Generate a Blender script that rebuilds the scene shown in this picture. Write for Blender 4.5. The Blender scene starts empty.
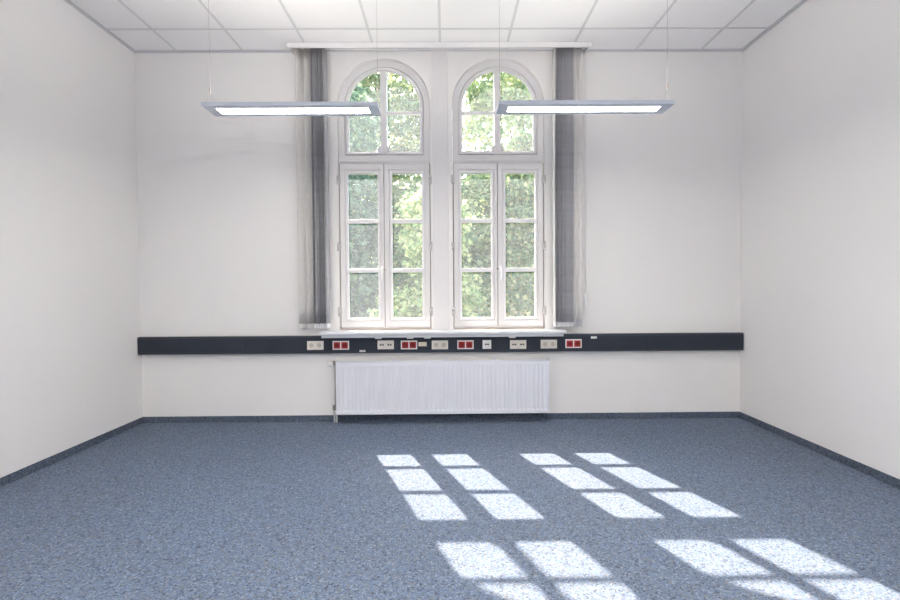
import bpy, bmesh, math, random
import numpy as np
from mathutils import Vector, Matrix

random.seed(7)
S = bpy.context.scene
C = S.collection
PI = math.pi

# ------------------------------------------------------------------ dimensions (metres)
XL, XR = -2.940, 2.869          # side walls
YW = 4.839                      # room face of the window wall
YB = -4.0                       # wall behind the photographer
H = 3.555                       # ceiling
WIN = (-0.583, 0.519)           # window axes
WR = 0.4445                     # half width of the arched openings
WS = 3.047                      # springing height
GR = 0.3555                     # half width of the glazing
SUN = Vector((0.331, -0.917, -1.0)).normalized()

# ------------------------------------------------------------------ materials
def nt(name):
    m = bpy.data.materials.new(name); m.use_nodes = True
    n = m.node_tree; n.nodes.clear()
    o = n.nodes.new('ShaderNodeOutputMaterial')
    return m, n, o
def L(n, a, ai, b, bi): n.links.new(a.outputs[ai], b.inputs[bi])
def ramp(n, stops, interp='LINEAR'):
    r = n.nodes.new('ShaderNodeValToRGB'); r.color_ramp.interpolation = interp
    e = r.color_ramp.elements
    while len(e) < len(stops): e.new(0.5)
    for k, (p, c) in enumerate(stops):
        e[k].position = p; e[k].color = (*c, 1) if len(c) == 3 else c
    return r
def mat(name, col, rough=0.5, spec=0.5, metal=0.0, vary=0.03, vscale=6, bump=0.0, bscale=300, bdist=0.002):
    m, n, o = nt(name)
    p = n.nodes.new('ShaderNodeBsdfPrincipled'); L(n, p, 0, o, 0)
    p.inputs['Roughness'].default_value = rough; p.inputs['Metallic'].default_value = metal
    p.inputs['Specular IOR Level'].default_value = spec
    tc = n.nodes.new('ShaderNodeTexCoord')
    no = n.nodes.new('ShaderNodeTexNoise'); no.inputs['Scale'].default_value = vscale; no.inputs['Detail'].default_value = 4
    L(n, tc, 'Object', no, 'Vector')
    r = ramp(n, [(0.3, [c*(1-vary) for c in col]), (0.7, [min(1, c*(1+vary)) for c in col])])
    L(n, no, 'Fac', r, 'Fac'); L(n, r, 'Color', p, 'Base Color')
    if bump:
        nb = n.nodes.new('ShaderNodeTexNoise'); nb.inputs['Scale'].default_value = bscale; nb.inputs['Detail'].default_value = 3
        L(n, tc, 'Object', nb, 'Vector')
        b = n.nodes.new('ShaderNodeBump'); b.inputs['Strength'].default_value = bump; b.inputs['Distance'].default_value = bdist
        L(n, nb, 'Fac', b, 'Height'); L(n, b, 'Normal', p, 'Normal')
    return m

def carpet(name, k=1.0):
    m, n, o = nt(name)
    p = n.nodes.new('ShaderNodeBsdfPrincipled'); L(n, p, 0, o, 0)
    p.inputs['Roughness'].default_value = 0.95; p.inputs['Specular IOR Level'].default_value = 0.08
    tc = n.nodes.new('ShaderNodeTexCoord')
    no = n.nodes.new('ShaderNodeTexNoise'); no.inputs['Scale'].default_value = 60; no.inputs['Detail'].default_value = 2
    L(n, tc, 'Object', no, 'Vector')
    mx = n.nodes.new('ShaderNodeMix'); mx.data_type = 'VECTOR'; mx.inputs['Factor'].default_value = 0.012
    L(n, tc, 'Object', mx, 'A'); L(n, no, 'Color', mx, 'B')
    v = n.nodes.new('ShaderNodeTexVoronoi'); v.inputs['Scale'].default_value = 135
    L(n, mx, 'Result', v, 'Vector')
    sx = n.nodes.new('ShaderNodeSeparateColor'); L(n, v, 'Color', sx, 'Color')
    A = [(0.0, (.135, .168, .24)), (0.14, (.195, .25, .355)), (0.36, (.225, .30, .44)), (0.58, (.26, .335, .475)),
         (0.76, (.29, .31, .34)), (0.88, (.36, .44, .57))]
    r = ramp(n, [(q, [c*k for c in col]) for q, col in A], 'CONSTANT')
    L(n, sx, 'Red', r, 'Fac')
    # broad, faint colour drift of the worn pile
    n2 = n.nodes.new('ShaderNodeTexNoise'); n2.inputs['Scale'].default_value = 0.9; n2.inputs['Detail'].default_value = 2
    L(n, tc, 'Object', n2, 'Vector')
    r2 = ramp(n, [(0.35, (1.0, 0.985, 0.965)), (0.65, (0.97, 0.99, 1.0))]); L(n, n2, 'Fac', r2, 'Fac')
    mm = n.nodes.new('ShaderNodeMix'); mm.data_type = 'RGBA'; mm.blend_type = 'MULTIPLY'; mm.inputs['Factor'].default_value = 1
    L(n, r, 'Color', mm, 'A'); L(n, r2, 'Color', mm, 'B'); L(n, mm, 'Result', p, 'Base Color')
    nb = n.nodes.new('ShaderNodeTexNoise'); nb.inputs['Scale'].default_value = 220; nb.inputs['Detail'].default_value = 2
    L(n, tc, 'Object', nb, 'Vector')
    b = n.nodes.new('ShaderNodeBump'); b.inputs['Strength'].default_value = 0.5; b.inputs['Distance'].default_value = 0.003
    L(n, nb, 'Fac', b, 'Height'); L(n, b, 'Normal', p, 'Normal')
    return m

def emission(name, col, s):
    m, n, o = nt(name)
    e = n.nodes.new('ShaderNodeEmission'); e.inputs['Strength'].default_value = s
    tc = n.nodes.new('ShaderNodeTexCoord'); no = n.nodes.new('ShaderNodeTexNoise'); no.inputs['Scale'].default_value = 3
    L(n, tc, 'Object', no, 'Vector')
    r = ramp(n, [(0, [c*0.98 for c in col]), (1, col)]); L(n, no, 'Fac', r, 'Fac'); L(n, r, 'Color', e, 'Color')
    L(n, e, 0, o, 0); return m

def glass(name, dirt):
    m, n, o = nt(name)
    tr = n.nodes.new('ShaderNodeBsdfTransparent'); tr.inputs['Color'].default_value = (.97, .98, .98, 1)
    gl = n.nodes.new('ShaderNodeBsdfGlossy'); gl.inputs['Roughness'].default_value = 0.01
    lw = n.nodes.new('ShaderNodeLayerWeight'); lw.inputs['Blend'].default_value = .5
    pw = n.nodes.new('ShaderNodeMath'); pw.operation = 'POWER'; pw.inputs[1].default_value = 5; L(n, lw, 'Facing', pw, 0)
    fr = n.nodes.new('ShaderNodeMath'); fr.operation = 'MULTIPLY_ADD'; fr.inputs[1].default_value = .9; fr.inputs[2].default_value = .002; L(n, pw, 0, fr, 0)
    m1 = n.nodes.new('ShaderNodeMixShader'); L(n, fr, 0, m1, 0); L(n, tr, 0, m1, 1); L(n, gl, 0, m1, 2)
    tl = n.nodes.new('ShaderNodeBsdfTranslucent'); tl.inputs['Color'].default_value = (.76, .84, .97, 1)   # dust on the pane scatters the sun
    tc = n.nodes.new('ShaderNodeTexCoord')
    mp = n.nodes.new('ShaderNodeMapping'); mp.inputs['Scale'].default_value = (10, 10, 4); L(n, tc, 'Object', mp, 'Vector')
    no = n.nodes.new('ShaderNodeTexNoise'); no.inputs['Scale'].default_value = 1.5; no.inputs['Detail'].default_value = 7; no.inputs['Roughness'].default_value = .65
    L(n, mp, 'Vector', no, 'Vector')
    r = ramp(n, [(0.3, (dirt*.75,)*3), (0.72, (dirt*1.25,)*3)]); L(n, no, 'Fac', r, 'Fac')
    m2 = n.nodes.new('ShaderNodeMixShader'); L(n, r, 'Color', m2, 0); L(n, m1, 0, m2, 1); L(n, tl, 0, m2, 2)
    L(n, m2, 0, o, 0); return m

def leafmat(name, stops, trans=0.55):
    m, n, o = nt(name)
    g = n.nodes.new('ShaderNodeNewGeometry')
    r = ramp(n, stops); L(n, g, 'Random Per Island', r, 'Fac')
    d = n.nodes.new('ShaderNodeBsdfDiffuse'); t = n.nodes.new('ShaderNodeBsdfTranslucent')
    L(n, r, 'Color', d, 'Color'); L(n, r, 'Color', t, 'Color')
    mx = n.nodes.new('ShaderNodeMixShader'); mx.inputs[0].default_value = trans
    L(n, d, 0, mx, 1); L(n, t, 0, mx, 2); L(n, mx, 0, o, 0); return m

M = {}
M['plaster'] = mat('plaster', (.815, .80, .79), .9, .2, vary=.012, vscale=1.3, bump=.25, bscale=180, bdist=.002)
M['tile'] = mat('ceiling_tile', (.87, .86, .86), .95, .1, vary=.01, vscale=2, bump=.15, bscale=500, bdist=.001)
M['grid'] = mat('grid_metal', (.67, .67, .68), .6, .3, vary=.01)
M['angle'] = mat('edge_angle', (.60, .60, .62), .6, .3, vary=.02)
M['carpet'] = carpet('carpet', .59)
M['skirt'] = carpet('carpet_skirting', .40)
M['paint'] = mat('window_paint', (.73, .715, .72), .42, .4, vary=.012, vscale=9)
M['bead'] = mat('window_bead', (.80, .79, .79), .4, .4, vary=.01)
M['rosette'] = mat('latch_enamel', (.64, .63, .635), .45, .4, vary=.01)
M['gap'] = mat('rebate_seal', (.30, .265, .235), .8, .2, vary=.1, vscale=30)
M['wood'] = mat('worn_wood', (.52, .40, .31), .7, .2, vary=.2, vscale=14)
M['sill'] = mat('sill_laminate', (.74, .755, .78), .35, .5, vary=.01)
M['pelmet'] = mat('pelmet_white', (.84, .835, .835), .5, .4, vary=.01)
M['glass1'] = glass('window_glass', .030)
M['glass2'] = glass('dusty_hazed_glass', .040)  # dust, plus sky glare put into the transom panes as denser veil
M['steel'] = mat('hinge_metal', (.56, .55, .545), .4, .5, vary=.06, vscale=40)
M['brass'] = mat('dull_metal', (.34, .30, .26), .4, .5, metal=.6, vary=.15, vscale=40)
M['handle'] = mat('handle_white', (.90, .90, .90), .3, .5, vary=.01)
M['duct'] = mat('trunking_plastic', (.026, .032, .046), .55, .3, vary=.08, vscale=5)
M['ductlip'] = mat('trunking_lip', (.035, .042, .058), .5, .35, vary=.05)
M['cap'] = mat('trunking_edge', (.62, .60, .60), .6, .3, vary=.05)
M['cream'] = mat('socket_cream', (.74, .70, .63), .4, .4, vary=.02)
M['creamd'] = mat('socket_recess', (.56, .52, .46), .5, .3, vary=.03)
M['white'] = mat('socket_white', (.78, .77, .76), .4, .4, vary=.02)
M['red'] = mat('socket_red', (.42, .028, .024), .4, .4, vary=.08, vscale=60)
M['redd'] = mat('socket_red_recess', (.20, .012, .014), .5, .3, vary=.08, vscale=60)
M['black'] = mat('port_black', (.02, .02, .022), .5, .3, vary=.1)
M['tag'] = mat('tag_white', (.74, .73, .71), .6, .3, vary=.02)
M['tagb'] = mat('tag_beige', (.72, .63, .50), .6, .3, vary=.03)
M['rad'] = mat('radiator_enamel', (.74, .755, .81), .35, .5, vary=.008)
M['valve'] = mat('valve_white', (.84, .84, .84), .35, .5, vary=.01)
M['alu'] = mat('lamp_alu', (.54, .58, .66), .4, .5, metal=0, vary=.02)
M['cable'] = mat('cable_steel', (.36, .34, .335), .4, .5, vary=.05)
M['grip'] = mat('cable_grip', (.55, .44, .40), .4, .5, vary=.05)
M['lamp'] = emission('lamp_diffuser', (1.0, .95, .875), 24)
M['lamp_full'] = emission('fill_lamp_diffuser', (1.0, .955, .91), 96)  # stronger emission for the added fill lamps out of view
M['uplight'] = emission('lamp_uplight', (1.0, .95, .89), 19)
M['uplight_full'] = emission('fill_lamp_uplight', (1.0, .955, .91), 75)  # upward side of the added fill lamps
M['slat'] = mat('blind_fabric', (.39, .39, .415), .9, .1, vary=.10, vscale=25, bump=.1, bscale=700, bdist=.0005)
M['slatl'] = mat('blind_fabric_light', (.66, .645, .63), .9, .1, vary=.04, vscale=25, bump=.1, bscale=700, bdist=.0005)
M['wt'] = mat('blind_weight_white', (.80, .80, .81), .45, .4, vary=.02)
M['wtg'] = mat('blind_weight_grey', (.45, .45, .48), .45, .4, vary=.03)
M['bark'] = mat('bark', (.10, .075, .055), .95, .1, vary=.4, vscale=20, bump=.6, bscale=40, bdist=.02)
M['lawn'] = mat('lawn', (.10, .17, .06), .95, .1, vary=.3, vscale=4, bump=.5, bscale=60, bdist=.03)
M['leaf_dark'] = leafmat('leaf_dark', [(0, (.09, .16, .11)), (.5, (.20, .31, .20)), (1, (.38, .48, .28))], .52)
M['leaf_mid'] = leafmat('leaf_mid', [(0, (.13, .22, .12)), (.45, (.33, .43, .22)), (.8, (.58, .61, .32)), (1, (.82, .74, .40))], .58)
M['leaf_light'] = leafmat('leaf_light', [(0, (.19, .30, .14)), (.45, (.42, .52, .25)), (.85, (.66, .69, .37)), (1, (.84, .73, .42))], .5)

# ------------------------------------------------------------------ mesh helpers
def box(bm, x0, x1, y0, y1, z0, z1, mi=0, bev=0.0):
    vs = [bm.verts.new((x, y, z)) for x in (x0, x1) for y in (y0, y1) for z in (z0, z1)]
    q = [(0,1,3,2),(4,6,7,5),(0,4,5,1),(2,3,7,6),(0,2,6,4),(1,5,7,3)]
    fs = [bm.faces.new([vs[i] for i in f]) for f in q]
    for f in fs: f.material_index = mi
    if bev:
        es = {e for f in fs for e in f.edges}
        r = bmesh.ops.bevel(bm, geom=list(es), offset=bev, segments=2, profile=.6, affect='EDGES')
        for f in r['faces']: f.material_index = mi
def tube(bm, pts, r, n=10, mi=0):
    pts = [Vector(p) for p in pts]; rs = r if isinstance(r, (list, tuple)) else [r]*len(pts)
    rings = []; up = None
    for i, p in enumerate(pts):
        d = (pts[min(i+1, len(pts)-1)] - pts[max(i-1, 0)]).normalized()
        a = d.orthogonal().normalized() if up is None else (up - d*up.dot(d)).normalized()
        up = a; b = d.cross(a)
        rings.append([bm.verts.new(p + rs[i]*(math.cos(2*PI*k/n)*a + math.sin(2*PI*k/n)*b)) for k in range(n)])
    for i in range(len(rings)-1):
        for k in range(n):
            f = bm.faces.new((rings[i][k], rings[i][(k+1) % n], rings[i+1][(k+1) % n], rings[i+1][k])); f.smooth = True; f.material_index = mi
    f = bm.faces.new(rings[0][::-1]); f.material_index = mi
    f = bm.faces.new(rings[-1]); f.material_index = mi
def lathe_y(bm, cx, cz, prof, n=24, mi=0):
    """profile of (radius, y) turned about an axis along y"""
    rings = [[bm.verts.new((cx+r*math.cos(2*PI*k/n), y, cz+r*math.sin(2*PI*k/n))) for k in range(n)] for r, y in prof]
    for i in range(len(rings)-1):
        for k in range(n):
            f = bm.faces.new((rings[i][k], rings[i][(k+1) % n], rings[i+1][(k+1) % n], rings[i+1][k])); f.material_index = mi; f.smooth = True
    bm.faces.new(rings[0]).material_index = mi; bm.faces.new(rings[-1][::-1]).material_index = mi
def bmesh_mesh(bm, fix=True):
    if fix: bmesh.ops.recalc_face_normals(bm, faces=bm.faces)
    me = bpy.data.meshes.new('m'); bm.to_mesh(me); bm.free(); return me
def shape(outlines, y0, y1, bev=0.0):
    """flat outline(s) in x,z with holes, given thickness along y"""
    cu = bpy.data.curves.new('c', 'CURVE'); cu.dimensions = '2D'; cu.fill_mode = 'BOTH'
    cu.extrude = (y1-y0)/2 - bev; cu.bevel_depth = bev; cu.bevel_resolution = 1; cu.offset = -bev
    for o in outlines:
        s = cu.splines.new('POLY'); s.points.add(len(o)-1)
        for p, (x, z) in zip(s.points, o): p.co = (x, z, 0, 1)
        s.use_cyclic_u = True
    ob = bpy.data.objects.new('c', cu); C.objects.link(ob)
    dg = bpy.context.evaluated_depsgraph_get(); dg.update()
    me = bpy.data.meshes.new_from_object(ob.evaluated_get(dg))
    bpy.data.objects.remove(ob); bpy.data.curves.remove(cu)
    ym = (y0+y1)/2
    me.transform(Matrix(((1,0,0,0),(0,0,-1,ym),(0,1,0,0),(0,0,0,1))))
    for p in me.polygons: p.use_smooth = False; p.material_index = 0
    me.materials.clear()
    return me
def join(*mes):
    """several shapes of ONE part into one mesh; each item is mesh or (mesh, material index)"""
    bm = bmesh.new()
    for m in mes:
        m, mi = m if isinstance(m, tuple) else (m, None)
        n = len(bm.faces); bm.from_mesh(m); bm.faces.ensure_lookup_table()
        if mi is not None:
            for f in bm.faces[n:]: f.material_index = mi
        bpy.data.meshes.remove(m)
    me = bpy.data.meshes.new('m'); bm.to_mesh(me); bm.free(); return me
def rect(x0, x1, z0, z1): return [(x0, z0), (x1, z0), (x1, z1), (x0, z1)]
def arch(cx, r, zs, zb, n=40):
    return [(cx-r, zb), (cx+r, zb)] + [(cx+r*math.cos(PI*k/n), zs+r*math.sin(PI*k/n)) for k in range(n+1)]

LOC = {}
def obj(name, me, mats, parent=None, loc=None):
    """mesh in world coordinates -> one object; a child keeps its place under its parent"""
    if isinstance(me, bmesh.types.BMesh): me = bmesh_mesh(me)
    me.name = name
    for m in (mats if isinstance(mats, (list, tuple)) else [mats]): me.materials.append(M[m])
    o = bpy.data.objects.new(name, me); C.objects.link(o)
    pl = LOC[parent.name] if parent else Vector((0, 0, 0))
    w = Vector(loc) if loc is not None else pl.copy()
    me.transform(Matrix.Translation(-w)); o.location = w - pl
    if parent: o.parent = parent
    LOC[o.name] = w
    return o
def tag(o, label, cat, group=None, kind=None):
    o['label'] = label; o['category'] = cat
    if group: o['group'] = group
    if kind: o['kind'] = kind
    return o
def thing(name, label, cat, loc=(0, 0, 0), group=None):
    o = bpy.data.objects.new(name, None); C.objects.link(o); o.location = loc; o.empty_display_size = .05
    LOC[o.name] = Vector(loc); return tag(o, label, cat, group)
def struct(name, me, mats, label, cat, parent=None, loc=None):
    o = obj(name, me, mats, parent, loc)
    if parent is None: tag(o, label, cat, kind='structure')
    return o
def dup(root, loc, label):
    r = root.copy(); C.objects.link(r); r.location = loc; r['label'] = label; LOC[r.name] = Vector(loc)
    for ch in list(root.children):
        c = ch.copy(); C.objects.link(c); c.parent = r
        for g in list(ch.children):
            d = g.copy(); C.objects.link(d); d.parent = c
    return r

# ------------------------------------------------------------------ room shell
bm = bmesh.new(); box(bm, XL-.1, XR+.1, YB-.1, YW+.3, -.12, 0)
struct('floor', bm, 'carpet', 'speckled blue grey needle-felt carpet floor with sun patches', 'floor')
bm = bmesh.new(); box(bm, XL-.15, XL, YB-.1, YW+.15, 0, H+.1)
struct('wall_left', bm, 'plaster', 'plain white plastered wall left of the window wall', 'wall')
bm = bmesh.new(); box(bm, XR, XR+.15, YB-.1, YW+.15, 0, H+.1)
struct('wall_right', bm, 'plaster', 'plain white plastered wall right of the window wall', 'wall')
bm = bmesh.new(); box(bm, XL, XR, YB-.15, YB, 0, H+.1)
struct('wall_front', bm, 'plaster', 'white wall behind the photographer', 'wall')
# window wall: plaster face with a shallow niche, and the niche's back with its two arched openings
NL, NR, NB = -1.185, 1.115, .80
front = shape([rect(XL, XR, 0, H+.1), rect(NL, NR, NB, H+.05)], YW, YW+.006)
back = shape([rect(XL-.1, XR+.1, -.1, H+.25)] + [arch(x, WR, WS, .872) for x in WIN], YW+.006, YW+.31)
struct('wall_back', join(front, back), 'plaster', 'white window wall with two arched window openings', 'wall')
# ceiling: mineral tiles, lay-in grid, edge angle
T, GX, GY = .625, -2.536, 4.432
bm = bmesh.new(); box(bm, XL-.1, XR+.1, YB-.1, YW+.1, H, H+.12)
ceil = struct('ceiling', bm, 'tile', 'white suspended ceiling of square tiles in a metal grid', 'ceiling')
bm = bmesh.new(); w = .0105
k = -1
while GX + k*T < XR:
    x = GX + k*T
    if x > XL + .02: box(bm, x-w, x+w, YB, YW, H-.005, H)
    k += 1
k = 0
while GY - k*T > YB:
    y = GY - k*T; box(bm, XL, XR, y-w, y+w, H-.005, H); k += 1
obj('grid', bm, 'grid', ceil)
bm = bmesh.new(); a = .022
box(bm, XL, XL+a, YB, YW, H-.007, H); box(bm, XR-a, XR, YB, YW, H-.007, H); box(bm, XL+a, XR-a, YW-a, YW, H-.007, H)
box(bm, XL, XL+.003, YB, YW, H-.022, H-.007); box(bm, XR-.003, XR, YB, YW, H-.022, H-.007)
box(bm, XL+.003, NL, YW-.003, YW, H-.02, H-.007); box(bm, NR, XR-.003, YW-.003, YW, H-.02, H-.007)
struct('trim_1', bm, 'angle', 'grey metal edge angle where the tiled ceiling meets the walls', 'trim')
# carpet skirting
for nm, b, lab in (('baseboard_left', (XL, XL+.01, YB, YW), 'dark blue carpet skirting along the left wall'),
                   ('baseboard_right', (XR-.01, XR, YB, YW), 'dark blue carpet skirting along the right wall'),
                   ('baseboard_back', (XL+.01, XR-.01, YW-.01, YW), 'dark blue carpet skirting below the radiator and window wall')):
    bm = bmesh.new(); box(bm, *b, 0, .058); struct(nm, bm, 'skirt', lab, 'baseboard')
# pier between the windows
me = shape([rect(-.115, .034, .87, H)], YW-.010, YW+.02, .003)
struct('trim_2', me, 'paint', 'white painted pier between the two arched windows', 'trim')

# ------------------------------------------------------------------ windows
def make_window(k, cx, hs):
    fy = YW + .050                                     # room face of the fixed frame
    holes = [arch(cx, GR+.027, WS-.006, 2.577), rect(cx-.43, cx+.43, .902, 2.497)]
    fr = shape([arch(cx, WR-.002, WS, .873)] + holes, fy, fy+.065, .003)
    root = struct('window_%d' % k, fr, 'paint',
                  'white arched timber window %s of the white pier, trees outside' % ('left' if k == 1 else 'right'), 'window', loc=(cx, fy, .873))
    # transom light: bead round the glass, mullion, glazing bar, glass
    bead = shape([arch(cx, GR+.001, WS-.006, 2.603), arch(cx, GR-.012, WS-.006, 2.617)], fy+.012, fy+.03)
    root_t = obj('transom_sash', join(
        (shape([arch(cx, GR+.021, WS-.006, 2.583), arch(cx, GR, WS-.006, 2.604)], fy-.004, fy+.030, .004), 0),
        (shape([arch(cx, GR+.035, WS-.006, 2.570), arch(cx, GR-.002, WS-.006, 2.606)], fy+.026, fy+.040), 0),
        (bead, 1),
        (shape([rect(cx-.035, cx+.025, 2.604, WS+GR-.008)], fy-.004, fy+.10, .004), 0),
        (shape([rect(cx-GR, cx+GR, 2.969, 3.000)], fy+.002, fy+.03, .004), 1)), ['paint', 'bead'], root)
    g = shape([arch(cx, GR-.004, WS-.006, 2.607)], fy+.034, fy+.037)
    obj('glass_pane', g, 'glass2', root_t)
    bm = bmesh.new()                                   # rounded latch cover at the foot of the mullion
    lathe_y(bm, cx-.005, 2.624, [(.060, fy+.030), (.060, fy+.006), (.055, fy+.001), (.02, fy)], 40)
    obj('latch_cover', bm, 'rosette', root_t)
    # transom rail with a drip moulding
    bm = bmesh.new(); box(bm, cx-.44, cx+.44, fy-.012, fy, 2.512, 2.532, 0, .004)
    obj('transom_rail', bm, 'paint', root)
    # two casements
    mid = cx - .008
    cy = fy - .012
    for side in (-1, 1):
        x0, x1 = (cx-.434, mid-.0035) if side < 0 else (mid+.0035, cx+.434)
        p0, p1 = (cx-.358, cx-.070) if side < 0 else (cx+.070, cx+.358)
        rows = ((.996, 1.439), (1.478, 1.918), (1.957, 2.404))
        sash = shape([rect(x0, x1, .906, 2.492), rect(p0-.030, p1+.030, .966, 2.434)], cy, cy+.045, .003)
        inner = shape([rect(p0-.031, p1+.031, .965, 2.435)] + [rect(p0, p1, a_, b_) for a_, b_ in rows], cy+.016, cy+.040, .002)
        slope = shape([rect(p0-.024, p1+.024, .972, 2.428)] + [rect(p0, p1, a_, b_) for a_, b_ in rows], cy+.005, cy+.020, .004)
        cs = obj('casement', join((sash, 0), (inner, 0), (slope, 1)), ['paint', 'bead'], root)
        out = shape([rect(x0+.01, x1-.01, .92, 2.475), rect(p0-.006, p1+.006, .975, 2.402)], cy+.045, cy+.078)
        obj('weather_frame', out, 'paint', cs)
        gl = shape([rect(p0+.0, p1-.0, a_, b_) for a_, b_ in rows], cy+.024, cy+.027)
        obj('glass_pane', gl, 'glass2' if (k == 1 and side < 0) else 'glass1', cs)
        for hz in (2.33, 1.69, 1.06):
            hx = x0-.013 if side < 0 else x1+.013
            bm = bmesh.new()
            tube(bm, [(hx, cy-.036, hz-.038), (hx, cy-.036, hz-.002)], .0105)
            tube(bm, [(hx, cy-.036, hz+.002), (hx, cy-.036, hz+.038)], .0105)
            tube(bm, [(hx, cy-.036, hz-.044), (hx, cy-.036, hz+.044)], .004)
            box(bm, min(hx, hx-side*.022), max(hx, hx-side*.022), cy-.034, cy+.002, hz-.032, hz+.032)
            obj('hinge', bm, 'steel', cs)
        if side == hs:                                 # lever handle
            hx = mid-.022 if side < 0 else mid+.026
            bm = bmesh.new()
            box(bm, hx-.012, hx+.012, cy-.006, cy+.001, 1.435, 1.505, 0, .003)
            tube(bm, [(hx, cy-.004, 1.475), (hx, cy-.045, 1.475)], .008)
            tube(bm, [(hx, cy-.045, 1.482), (hx, cy-.047, 1.44), (hx, cy-.043, 1.375), (hx, cy-.042, 1.362)], [.009, .0095, .008, .006])
            obj('handle', bm, 'handle', cs)
            bm = bmesh.new()                           # striker of the espagnolette
            lathe_y(bm, mid, 1.470, [(.010, cy+.001), (.010, cy-.008), (.006, cy-.011)], 14)
            obj('latch', bm, 'brass', cs)
    # dark rebate behind the joint of the casements
    bm = bmesh.new(); box(bm, mid-.012, mid+.012, cy+.016, cy+.040, .91, 2.49)
    box(bm, cx-.442, cx-.430, cy+.006, cy+.012, .90, 2.495); box(bm, cx+.430, cx+.442, cy+.006, cy+.012, .90, 2.495)
    obj('rebate_seal', bm, 'gap', root)
    return root
make_window(1, WIN[0], -1)
make_window(2, WIN[1], 1)
# worn timber strip between the sashes and the sill
bm = bmesh.new(); box(bm, -1.13, 1.05, YW+.026, YW+.05, .872, .889, 0, .002)
struct('trim_3', bm, 'wood', 'worn brown timber strip between the window sashes and the sill', 'trim')
# sill
me = join(*[(x, 0) for x in (
    shape([rect(-1.182, 1.124, .856, .884)], 4.645, 4.80, .005),
    shape([rect(-1.15, 1.08, .858, .883)], 4.79, YW+.052),
    shape([rect(-1.168, 1.11, .823, .857)], 4.690, 4.762, .003))])
struct('trim_4', me, 'sill', 'white window sill projecting over the dark wall trunking', 'window sill')

# ------------------------------------------------------------------ pelmet and vertical blinds
pt = thing('pelmet', 'long white pelmet board under the ceiling above both windows', 'pelmet', (-.037, 4.66, 3.503))
bm = bmesh.new(); box(bm, -1.442, 1.362, 4.660, 4.676, 3.503, 3.548, 0, .002); obj('front_board', bm, 'pelmet', pt)
for x in (-1.432, 1.340):
    bm = bmesh.new(); box(bm, x, x+.012, 4.676, YW, 3.510, 3.548, 0, .001); obj('end_board', bm, 'pelmet', pt)
bm = bmesh.new(); box(bm, -1.413, 1.339, 4.735, 4.765, 3.537, 3.547); obj('track', bm, 'steel', pt)

def slat_mesh(w, z0, z1, bow, seed, n=6, nz=14):
    """gently bowed fabric strip, local x = width"""
    rnd = random.Random(seed); bm = bmesh.new(); t = .0009
    wob = [rnd.uniform(-.0025, .0025) for _ in range(3)]
    rows = []
    for j in range(nz+1):
        z = z0 + (z1-z0)*j/nz; v = j/nz
        off = wob[0]*math.sin(PI*v*1.3) + wob[1]*math.sin(PI*v*2.2+.6)
        rows.append([(w*(i/n-.5), off + bow*(1-(2*i/n-1)**2), z) for i in range(n+1)])
    fr = [[bm.verts.new((x, y-t/2, z)) for x, y, z in r] for r in rows]
    bk = [[bm.verts.new((x, y+t/2, z)) for x, y, z in r] for r in rows]
    for j in range(nz):
        for i in range(n):
            bm.faces.new((fr[j][i], fr[j][i+1], fr[j+1][i+1], fr[j+1][i])).smooth = True
            bm.faces.new((bk[j][i+1], bk[j][i], bk[j+1][i], bk[j+1][i+1])).smooth = True
        bm.faces.new((fr[j][0], fr[j+1][0], bk[j+1][0], bk[j][0])); bm.faces.new((fr[j][n], bk[j][n], bk[j+1][n], fr[j+1][n]))
    for i in range(n):
        bm.faces.new((fr[0][i+1], fr[0][i], bk[0][i], bk[0][i+1])); bm.faces.new((fr[nz][i], fr[nz][i+1], bk[nz][i+1], bk[nz][i]))
    return bm
def blind(name, label, x0, slats, cord=None):
    """slats: (x, angle from the wall plane in degrees, fabric, width, weight colour, weight height)"""
    root = thing(name, label, 'blind', (x0, 4.75, .915), 'vertical blinds drawn aside')
    for q, (x, ang, fab, w, wc, wh) in enumerate(slats):
        z0 = .918 + wh*.5
        s = obj('slat', slat_mesh(w, z0-LOC[root.name].z, 3.534-.915, .0035, q+int(abs(x0)*90)), fab, None, (0, 0, 0))
        s.parent = root; LOC[s.name] = Vector((0, 0, 0))
        s.location = (x - x0, 0, 0); s.rotation_euler = (0, 0, math.radians(ang))
        bm = bmesh.new(); box(bm, -w*.47, w*.47, -.0022, .0022+.0035, -.001, wh-.001, 0, .001)
        me = bmesh_mesh(bm); me.materials.append(M[wc]); me.name = 'weight'
        b = bpy.data.objects.new('weight', me); C.objects.link(b); b.parent = s
    if cord:
        bm = bmesh.new(); x, y = cord
        tube(bm, [(x, y, 1.22), (x, y, 3.536)], .0012, 6); c = obj('pull_cord', bm, 'wt', root)
        bm = bmesh.new(); tube(bm, [(x, y, 1.112), (x, y, 1.118), (x, y, 1.20), (x, y, 1.228)], [.006, .0105, .010, .004], 12); obj('cord_weight', bm, 'wt', c)
    return root
rnd = random.Random(3)
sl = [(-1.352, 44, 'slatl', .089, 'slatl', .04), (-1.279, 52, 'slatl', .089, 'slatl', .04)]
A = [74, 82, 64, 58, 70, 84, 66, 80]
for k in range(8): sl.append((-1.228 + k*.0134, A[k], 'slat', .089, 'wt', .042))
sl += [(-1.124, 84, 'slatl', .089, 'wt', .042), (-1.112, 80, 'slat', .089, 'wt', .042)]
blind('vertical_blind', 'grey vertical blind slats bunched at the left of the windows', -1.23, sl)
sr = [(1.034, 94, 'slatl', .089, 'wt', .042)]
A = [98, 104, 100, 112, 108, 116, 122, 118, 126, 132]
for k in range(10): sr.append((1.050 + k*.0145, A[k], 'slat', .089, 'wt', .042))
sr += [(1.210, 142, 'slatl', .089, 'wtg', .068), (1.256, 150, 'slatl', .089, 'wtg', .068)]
blind('vertical_blind', 'grey vertical blind slats bunched at the right of the windows, with pull cord', 1.15, sr, (1.333, 4.75))

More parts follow.
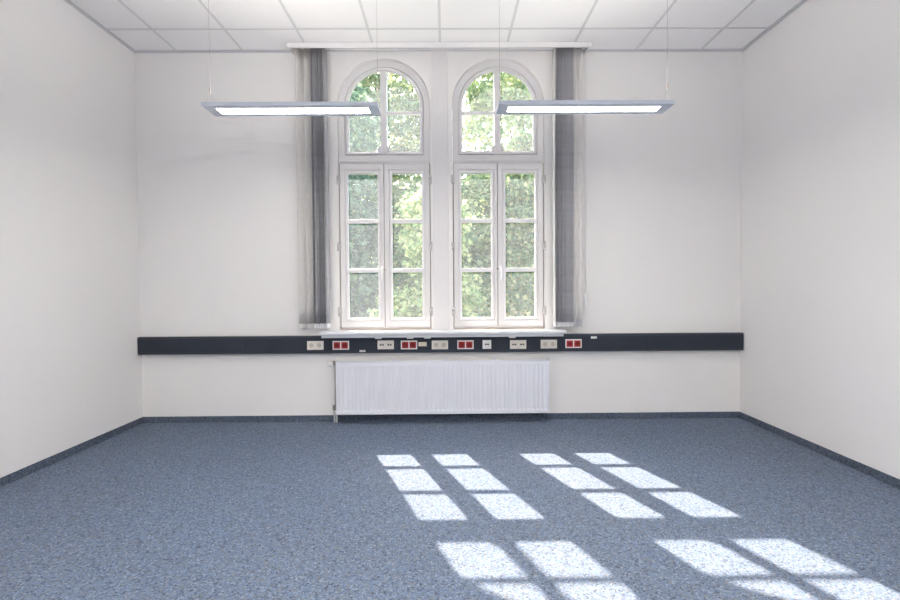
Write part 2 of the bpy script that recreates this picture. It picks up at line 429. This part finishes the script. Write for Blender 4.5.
# ------------------------------------------------------------------ wall trunking and outlets
dy = 4.769
tr = thing('wall_trunking', 'long dark blue grey wall trunking running wall to wall under the window', 'cable trunking', (-.034, YW, .67))
bm = bmesh.new()
box(bm, XL+.004, XR-.004, dy+.006, YW, .668, .835, 0, .003)
obj('body', bm, 'ductlip', tr)
for x0, x1 in ((XL+.006, -1.93), (-1.927, -.002), (.001, 1.90), (1.903, XR-.006)):
    bm = bmesh.new(); box(bm, x0, x1, dy, dy+.008, .690, .818, 0, .002); obj('cover', bm, 'duct', tr)
bm = bmesh.new(); box(bm, XL+.001, XL+.005, dy-.002, YW, .664, .838); obj('end_cap', bm, 'cap', tr)
bm = bmesh.new(); box(bm, XR-.005, XR-.001, dy-.002, YW, .664, .838); obj('end_cap', bm, 'cap', tr)

def plate(x0, x1, z0, z1): return shape([rect(x0, x1, z0, z1)], -.010, 0, .0025)
def double_socket(name, frame, ins, rec, label, loc, group):
    r = thing(name, label, 'socket', loc, group)
    def sub(n, me, m):
        if isinstance(me, bmesh.types.BMesh): me = bmesh_mesh(me)
        me.name = n; me.materials.append(M[m]); o = bpy.data.objects.new(n, me); C.objects.link(o); o.parent = r; return o
    sub('frame', plate(-.078, .078, -.042, .042), frame)
    for s in (-1, 1):
        cx = s*.0365
        e = sub('insert', shape([rect(cx-.031, cx+.031, -.031, .031)], -.0125, -.009, .0012), ins)
        bm = bmesh.new(); lathe_y(bm, cx, 0, [(.0215, -.011), (.0215, -.0138), (.019, -.0143), (.018, -.0130), (.004, -.0128)], 28)
        bm2 = bmesh_mesh(bm)
        bm2.materials.append(M[rec]); bm2.name = 'recess'; o = bpy.data.objects.new('recess', bm2); C.objects.link(o); o.parent = e
        bm = bmesh.new()
        for hx in (-.0095, .0095): lathe_y(bm, cx+hx, 0, [(.0032, -.012), (.0032, -.0137)], 10)
        for hz in (-.019, .016): box(bm, cx-.003, cx+.003, -.0146, -.012, hz, hz+.003)
        me = bmesh_mesh(bm); me.materials.append(M['black' if rec == 'redd' else 'brass']); me.name = 'contacts'
        o = bpy.data.objects.new('contacts', me); C.objects.link(o); o.parent = e
    return r
zc = .746
g = 'cream double power sockets in the trunking'
a = double_socket('power_socket', 'cream', 'cream', 'creamd', 'cream double power socket, leftmost outlet in the dark trunking, left of the sill', (-1.2445, dy, zc+.001), g)
dup(a, (-.0575, dy, zc-.003), 'cream double power socket below the pier between the windows')
dup(a, (.985, dy, zc-.003), 'cream double power socket beneath the right end of the sill')
g = 'red double power sockets in white frames'
a = double_socket('red_power_socket', 'white', 'red', 'redd', 'red double power socket in white frame, leftmost red pair in the trunking', (-1.0015, dy, zc), g)
dup(a, (-.352, dy, zc-.001), 'red double power socket beside the small beige plate')
dup(a, (.187, dy, zc-.003), 'red double power socket next to the small single white data outlet')
dup(a, (1.2215, dy, zc), 'red double power socket, rightmost outlet in the dark trunking')
def data_outlet(name, n, frame, label, loc, group=None):
    r = thing(name, label, 'data outlet', loc, group)
    def sub(nm, me, m, p=r):
        if isinstance(me, bmesh.types.BMesh): me = bmesh_mesh(me)
        me.name = nm; me.materials.append(M[m]); o = bpy.data.objects.new(nm, me); C.objects.link(o); o.parent = p; return o
    w = .078 if n == 2 else .041
    sub('frame', plate(-w, w, -.042, .042), frame)
    for cx in ((-.0375, .0375) if n == 2 else (0,)):
        e = sub('insert', shape([rect(cx-.034, cx+.034, -.034, .034)], -.012, -.009, .0012), frame)
        for d in (-.011, .011):
            bm = bmesh.new(); box(bm, cx+d-.008, cx+d+.008, -.0128, -.010, -.006, .008); sub('port', bm, 'black', e)
        bm = bmesh.new(); box(bm, cx-.016, cx+.016, -.0126, -.010, .011, .0135); sub('dust_flap', bm, 'creamd', e)
    return r
a = data_outlet('data_outlet', 2, 'cream', 'cream double data outlet with dark ports under the left window', (-.5745, dy, zc+.001), 'cream double data outlets')
dup(a, (.6905, dy, zc-.005), 'cream double data outlet with dark ports under the right window')
data_outlet('data_outlet', 1, 'white', 'single small white data outlet in the trunking, right of a red socket', (.392, dy, zc-.002))
def tagbox(name, m, label, cat, x0, x1, y0, y1, z0, z1, group=None):
    bm = bmesh.new(); box(bm, x0, x1, y0, y1, z0, z1, 0, .0012)
    c = ((x0+x1)/2, y1, (z0+z1)/2)
    return tag(obj(name, bm, m, None, c), label, cat, group)
tagbox('label_plate', 'tagb', 'small beige label plate on the trunking right of a red socket', 'label', -.262, -.184, dy-.006, dy, .731, .771)
tagbox('label_sticker', 'tag', 'small white sticker low on the trunking above the radiator', 'label', -.826, -.767, dy-.003, dy, .679, .699)
tagbox('label_sticker', 'tag', 'small white sticker high on the trunking right of the sill', 'label', 1.389, 1.447, dy-.003, dy, .792, .813)
for x, lab in ((-.637, 'white clip under the sill above the left cream data outlet'), (-.337, 'white clip under the sill above the red socket beside the beige plate'),
               (-.174, 'white clip under the sill just left of the cream socket below the pier'), (.628, 'white clip under the sill above the right cream data outlet')):
    tagbox('sill_clip', 'tag', lab, 'clip', x-.03, x+.03, 4.695, 4.74, .811, .8228, 'white clips under the sill')

# ------------------------------------------------------------------ radiator
rx0, rx1, rz0, rz1, ry = -1.040, .979, .096, .600, 4.700
rd = thing('radiator', 'white ribbed panel radiator under the window', 'radiator', (-.03, 4.75, rz0))
def rib_panel():
    bm = bmesh.new(); n = 49; sp = 1.944/(n-1); xs = [rx0+.002]
    prof = [0.0]
    for k in range(n):
        c = -.999 + k*sp
        for dx, hgt in ((-.0115, 0), (-.0085, 1), (.0085, 1), (.0115, 0)): xs.append(c+dx); prof.append(hgt)
    xs.append(rx1-.002); prof.append(0.0)
    zs = [(rz0, 0), (rz0+.030, 0), (rz0+.044, 1), (rz1-.046, 1), (rz1-.044, 0), (rz1-.002, 0)]
    g = [[bm.verts.new((x, ry + .011*p*q, z)) for x, p in zip(xs, prof)] for z, q in zs]
    for j in range(len(zs)-1):
        for i in range(len(xs)-1): bm.faces.new((g[j][i], g[j][i+1], g[j+1][i+1], g[j+1][i]))
    ext = bmesh.ops.extrude_face_region(bm, geom=list(bm.faces))
    bmesh.ops.translate(bm, vec=(0, .0035, 0), verts=[v for v in ext['geom'] if isinstance(v, bmesh.types.BMVert)])
    # rolled rims
    tube(bm, [(rx0+.002, ry+.002, rz1-.004), (rx1-.002, ry+.002, rz1-.004)], .006, 10)
    tube(bm, [(rx0+.002, ry+.002, rz0+.004), (rx1-.002, ry+.002, rz0+.004)], .005, 10)
    return bm
obj('front_panel', rib_panel(), 'rad', rd)
bm = bmesh.new(); box(bm, rx0+.01, rx1-.01, 4.795, 4.800, rz0, rz1-.01); obj('back_panel', bm, 'rad', rd)
for x in (rx0, rx1-.004):
    bm = bmesh.new(); box(bm, x, x+.004, ry+.002, 4.802, rz0+.004, rz1+.004, 0, .0015); obj('side_cover', bm, 'rad', rd)
bm = bmesh.new()
for y in (ry+.012, ry+.038, ry+.062, ry+.088): box(bm, rx0+.004, rx1-.004, y, y+.008, rz1-.024, rz1-.018)
k = rx0+.02
while k < rx1-.02: box(bm, k, k+.006, ry+.004, 4.80, rz1-.027, rz1-.024); k += .05
obj('top_grille', bm, 'rad', rd)
for x in (-.505, .007, .475):
    bm = bmesh.new(); box(bm, x-.014, x+.014, 4.796, YW-.001, rz1-.06, rz1+.012, 0, .002); obj('wall_bracket', bm, 'rad', rd)
vx = -1.066
bm = bmesh.new(); tube(bm, [(rx0+.01, 4.752, .578), (vx, 4.752, .578)], .011); tube(bm, [(vx, 4.752, .560), (vx, 4.752, .600)], .013)
obj('valve_body', bm, 'brass', rd)
bm = bmesh.new(); tube(bm, [(vx-.006, 4.752, .566), (vx-.012, 4.752, .566), (vx-.018, 4.752, .566), (vx-.050, 4.752, .566), (vx-.057, 4.752, .566)], [.013, .017, .022, .022, .017], 18)
obj('thermostat_knob', bm, 'valve', rd)
bm = bmesh.new(); tube(bm, [(vx+.008, 4.758, .560), (vx+.008, 4.758, .16)], .006, 10); obj('riser_pipe', bm, 'cable', rd)
bm = bmesh.new(); tube(bm, [(rx0+.01, 4.752, .145), (vx+.003, 4.752, .145)], .011); box(bm, vx-.016, vx+.014, 4.738, 4.768, .128, .176, 0, .004)
obj('lower_valve', bm, 'brass', rd)
for q in (-.009, .012):
    bm = bmesh.new(); tube(bm, [(vx+q, 4.765, .130), (vx+q, 4.785, .100), (vx+q, 4.785, .0)], .0085, 10); obj('floor_pipe', bm, 'valve', rd)

# ------------------------------------------------------------------ pendant lamps
def pendant(x0, x1, y0, y1, zb, label, power=''):
    cx, cy = (x0+x1)/2, (y0+y1)/2; h = .026
    r = thing('pendant_light', label, 'pendant lamp', (cx, cy, zb), 'flat rectangular pendant lamps')
    dx0, dx1, d0, d1 = x0+.072, x1-.072, y0+.056, y1-.050
    bm = bmesh.new()
    # body: tray with a window in the underside
    box(bm, x0, x1, y0, d0, zb, zb+h); box(bm, x0, x1, d1, y1, zb, zb+h)
    box(bm, x0, dx0, d0, d1, zb, zb+h); box(bm, dx1, x1, d0, d1, zb, zb+h)
    bmesh.ops.remove_doubles(bm, verts=bm.verts, dist=1e-5)
    obj('housing', bm, 'alu', r)
    bm = bmesh.new(); box(bm, dx0, dx1, d0, d1, zb+.002, zb+.007); obj('diffuser', bm, 'lamp'+power, r)
    bm = bmesh.new(); box(bm, dx0, dx1, d0, d1, zb+h-.006, zb+h-.002); obj('uplight', bm, 'uplight'+power, r)
    for x in ((x0+.012, x1-.011) if cx < 0 else (x0+.014, x1-.010)):
        bm = bmesh.new(); zj = 2.700
        tube(bm, [(x, cy, H), (x, cy, zj)], .0011, 6)
        tube(bm, [(x, cy, zj), (x, y0+.03, zb+h)], .0007, 6); tube(bm, [(x, cy, zj), (x, y1-.03, zb+h)], .0007, 6)
        c = obj('suspension_cable', bm, 'cable', r)
        bm = bmesh.new(); tube(bm, [(x, cy, zj-.02), (x, cy, zj-.016), (x, cy, zj+.02), (x, cy, zj+.024)], [.003, .005, .005, .003], 10); obj('cable_grip', bm, 'grip', c)
        bm = bmesh.new(); tube(bm, [(x, cy, H), (x, cy, H-.012), (x, cy, H-.018)], [.022, .022, .012], 16); obj('ceiling_cup', bm, 'cable', c)
    return r
pendant(-1.676, -.464, 3.500, 3.716, 2.557, 'flat grey pendant lamp hanging left of the windows, lit')
pendant(.376, 1.583, 3.450, 3.656, 2.543, 'flat grey pendant lamp hanging right of the windows, lit')
for y, where in ((.40, 'just behind the photographer'), (-2.4, 'at the back of the room')):  # unseen rows added to fill the room with even light
    pendant(-1.67, -.46, y, y+.216, 2.55, 'added fill lamp %s, left side, out of view' % where, '_full')
    pendant(.376, 1.583, y, y+.206, 2.55, 'added fill lamp %s, right side, out of view' % where, '_full')

# ------------------------------------------------------------------ outside: trees beyond the windows
GZ = -1.2
bm = bmesh.new(); box(bm, -40, 40, YW+.4, 60, GZ-.2, GZ)
o = obj('ground', bm, 'lawn'); tag(o, 'green ground outside below the trees', 'ground', kind='structure')

LEAF = np.array([(0, 0), (.16, .10), (.46, .02), (.34, .28), (.52, .52), (.22, .56), (0, 1.0), (-.22, .56), (-.52, .52), (-.34, .28), (-.46, .02), (-.16, .10)])
def foliage(blobs, n, size, seed, droop=.5):
    n = int(n*1.45); size = size*.82
    """many lobed leaves in sprays scattered through ellipsoid masses"""
    rg = np.random.default_rng(seed)
    vol = np.array([b[3]*b[4]*b[5] for b in blobs]) ** .67; vol /= vol.sum()
    per = 26; nc = n//per
    bi = rg.choice(len(blobs), nc, p=vol)
    B = np.array(blobs)[bi]
    d = rg.normal(size=(nc, 3)); d /= np.linalg.norm(d, axis=1)[:, None]
    rad = .62 + .42*rg.random(nc)**.6
    cc = B[:, :3] + d*B[:, 3:6]*rad[:, None]
    ci = np.repeat(np.arange(nc), per)
    sp = size*1.5
    pos = cc[ci] + np.clip(rg.normal(size=(nc*per, 3)), -1.5, 1.5)*np.array([sp, sp, sp*.55])
    out = d[ci]*.7 + rg.normal(size=(nc*per, 3))*.55 + np.array([0, -.15, .45])
    nz = out/np.linalg.norm(out, axis=1)[:, None]
    ax = d[ci] + rg.normal(size=(nc*per, 3))*.6 + np.array([0, 0, -droop])
    ax -= nz*(ax*nz).sum(1)[:, None]; ax /= np.linalg.norm(ax, axis=1)[:, None]
    bx = np.cross(ax, nz)
    sc = size*(.65+.7*rg.random(nc*per))
    k = len(LEAF); N = nc*per
    P = pos[:, None, :] + sc[:, None, None]*(bx[:, None, :]*LEAF[None, :, :1] + ax[:, None, :]*LEAF[None, :, 1:] + nz[:, None, :]*(-.35*np.abs(LEAF[None, :, :1]) - .12*LEAF[None, :, 1:]**2))
    me = bpy.data.meshes.new('foliage')
    me.vertices.add(N*k); me.vertices.foreach_set('co', P.reshape(-1).astype(np.float32))
    # two halves per leaf, folded along the midrib
    fa = np.array([0, 1, 2, 3, 4, 5, 6]); fb = np.array([0, 6, 7, 8, 9, 10, 11])
    idx = (np.arange(N)[:, None, None]*k + np.stack([fa, fb])[None]).reshape(-1)
    me.loops.add(len(idx)); me.loops.foreach_set('vertex_index', idx.astype(np.int32))
    me.polygons.add(2*N); me.polygons.foreach_set('loop_start', (np.arange(2*N)*7).astype(np.int32))
    me.update(calc_edges=True); me.validate()
    return me
def tree(label, x, y, blobs, n, size, leaf, seed, group='trees outside the windows', trunk=.16):
    r = thing('broadleaf_tree', label, 'tree', (x, y, GZ), group)
    rn = random.Random(seed); bm = bmesh.new()
    top = max(b[2] for b in blobs)
    pts = [(x + .12*math.sin(k*1.3+seed), y + .1*math.cos(k*1.7+seed), GZ + (top-GZ)*k/7) for k in range(8)]
    pts[0] = (x, y, GZ); tube(bm, pts, [trunk*(1-.11*k) for k in range(8)], 12)
    obj('trunk', bm, 'bark', r)
    for b in blobs:
        bm = bmesh.new(); z0 = GZ + (b[2]-GZ)*.55; p0 = Vector((x, y, z0)); p1 = Vector(b[:3])
        q = [p0.lerp(p1, t) + Vector((rn.uniform(-.1, .1), rn.uniform(-.1, .1), .25*math.sin(PI*t))) for t in (0, .3, .6, .85, 1)]; q[0] = p0
        tube(bm, q, [trunk*.5, trunk*.4, trunk*.3, trunk*.2, trunk*.1], 8); obj('branch', bm, 'bark', r)
    obj('foliage', foliage(blobs, n, size, seed), leaf, r)
    return r
tree('bright yellow-green maple seen through the left window, low in front of the others', -.35, 9.5,
     [(-.75, 9.5, .35, .55, .5, .8), (-.05, 9.5, 1.0, .6, .5, .9), (-.25, 9.5, 2.4, .6, .5, .8), (-.95, 9.4, .1, .4, .4, .5)], 8000, .115, 'leaf_light', 12, trunk=.09)
tree('dark green maple standing outside the left window, left of the bright maples', -3.2, 12.0,
     [(-3.2, 12.0, 1.0, 1.5, .9, 1.6), (-2.5, 11.9, 3.0, 1.0, .9, 1.3), (-3.8, 12.0, 4.2, 1.3, .9, 1.5), (-2.6, 12.0, 5.0, 1.0, .9, 1.2), (-2.2, 11.8, 1.4, .8, .8, 1.3)], 16000, .14, 'leaf_dark', 11)
tree('green maple filling the lower panes of the right window', 1.2, 11.9,
     [(.7, 11.8, .7, .9, .8, 1.4), (1.8, 11.9, 1.2, .9, .8, 1.4), (.9, 11.9, 2.9, .9, .8, 1.2), (1.9, 12.0, 3.3, .8, .8, 1.1)], 15000, .13, 'leaf_mid', 14)
tree('dark green bushy tree right of the others outside the right window', 4.9, 12.0,
     [(4.7, 11.8, 1.0, 1.1, 1.0, 1.5), (5.1, 12.0, 3.0, 1.2, 1.0, 1.5), (4.8, 12.2, 4.4, 1.0, 1.0, 1.3)], 10000, .14, 'leaf_dark', 16)
tree('tall light green maple behind, seen in the arch of the left window', -1.9, 15.4,
     [(-1.8, 15.4, 1.4, 1.5, 1.0, 1.7), (-2.8, 15.4, 4.2, 1.2, 1.0, 1.7), (-1.3, 15.4, 4.0, 1.0, 1.0, 1.6), (-2.0, 15.4, 6.1, 1.6, 1.0, 1.3), (-1.1, 15.4, 2.2, .8, .9, 1.6), (-1.9, 15.4, 7.5, 1.6, .9, .9)], 23000, .15, 'leaf_mid', 13)
tree('pale yellow-green maple behind, seen in the arch of the right window', 2.5, 15.4,
     [(1.9, 15.4, 3.4, 1.3, 1.0, 1.9), (3.5, 15.4, 4.2, 1.2, 1.0, 1.7), (2.0, 15.4, 6.1, 1.4, 1.0, 1.3), (3.3, 15.4, 1.8, 1.3, 1.0, 1.6), (1.6, 15.4, 1.6, 1.0, .9, 1.5), (2.1, 15.4, 7.5, 1.5, .9, .9)], 23000, .15, 'leaf_light', 15)

# ------------------------------------------------------------------ daylight
w = bpy.data.worlds.new('World'); S.world = w; w.use_nodes = True
n = w.node_tree; n.nodes.clear()
sk = n.nodes.new('ShaderNodeTexSky'); sk.sky_type = 'NISHITA'; sk.sun_disc = False
sk.sun_elevation = math.radians(46); sk.sun_rotation = math.atan2(-SUN.x, -SUN.y); sk.air_density = 1.2; sk.dust_density = 2.5
bg = n.nodes.new('ShaderNodeBackground'); bg.inputs['Strength'].default_value = .74
wo = n.nodes.new('ShaderNodeOutputWorld'); L(n, sk, 0, bg, 0); L(n, bg, 0, wo, 0)
sd = bpy.data.lights.new('sun', 'SUN'); sd.energy = 17.5; sd.angle = math.radians(.55); sd.color = (1, .84, .69)
so = bpy.data.objects.new('sun', sd); C.objects.link(so); so.location = (-5, 18, 16); so.rotation_euler = SUN.to_track_quat('-Z', 'Y').to_euler()

# ------------------------------------------------------------------ camera
yaw, pitch, roll = .0088, -.0261, -.0066
fwd = Vector((math.sin(yaw)*math.cos(pitch), math.cos(yaw)*math.cos(pitch), math.sin(pitch)))
r0 = Vector((math.cos(yaw), -math.sin(yaw), 0)); u0 = r0.cross(fwd)
r = r0*math.cos(roll) + u0*math.sin(roll); u = u0*math.cos(roll) - r0*math.sin(roll)
cd = bpy.data.cameras.new('camera'); cd.lens = 20; cd.sensor_width = 36; cd.clip_start = .05; cd.clip_end = 300
co = bpy.data.objects.new('camera', cd); C.objects.link(co)
co.matrix_world = Matrix(((r.x, u.x, -fwd.x, 0), (r.y, u.y, -fwd.y, 0), (r.z, u.z, -fwd.z, 1.2957), (0, 0, 0, 1)))
S.camera = co

S.view_settings.view_transform = 'Standard'; S.view_settings.look = 'None'
S.view_settings.exposure = .36; S.view_settings.gamma = 1; S.view_settings.use_curve_mapping = False
S.cycles.use_adaptive_sampling = False
S.cycles.max_bounces = 16; S.cycles.diffuse_bounces = 10; S.cycles.transparent_max_bounces = 16; S.cycles.transmission_bounces = 10
S.cycles.sample_clamp_indirect = 14; S.cycles.caustics_reflective = False; S.cycles.caustics_refractive = False
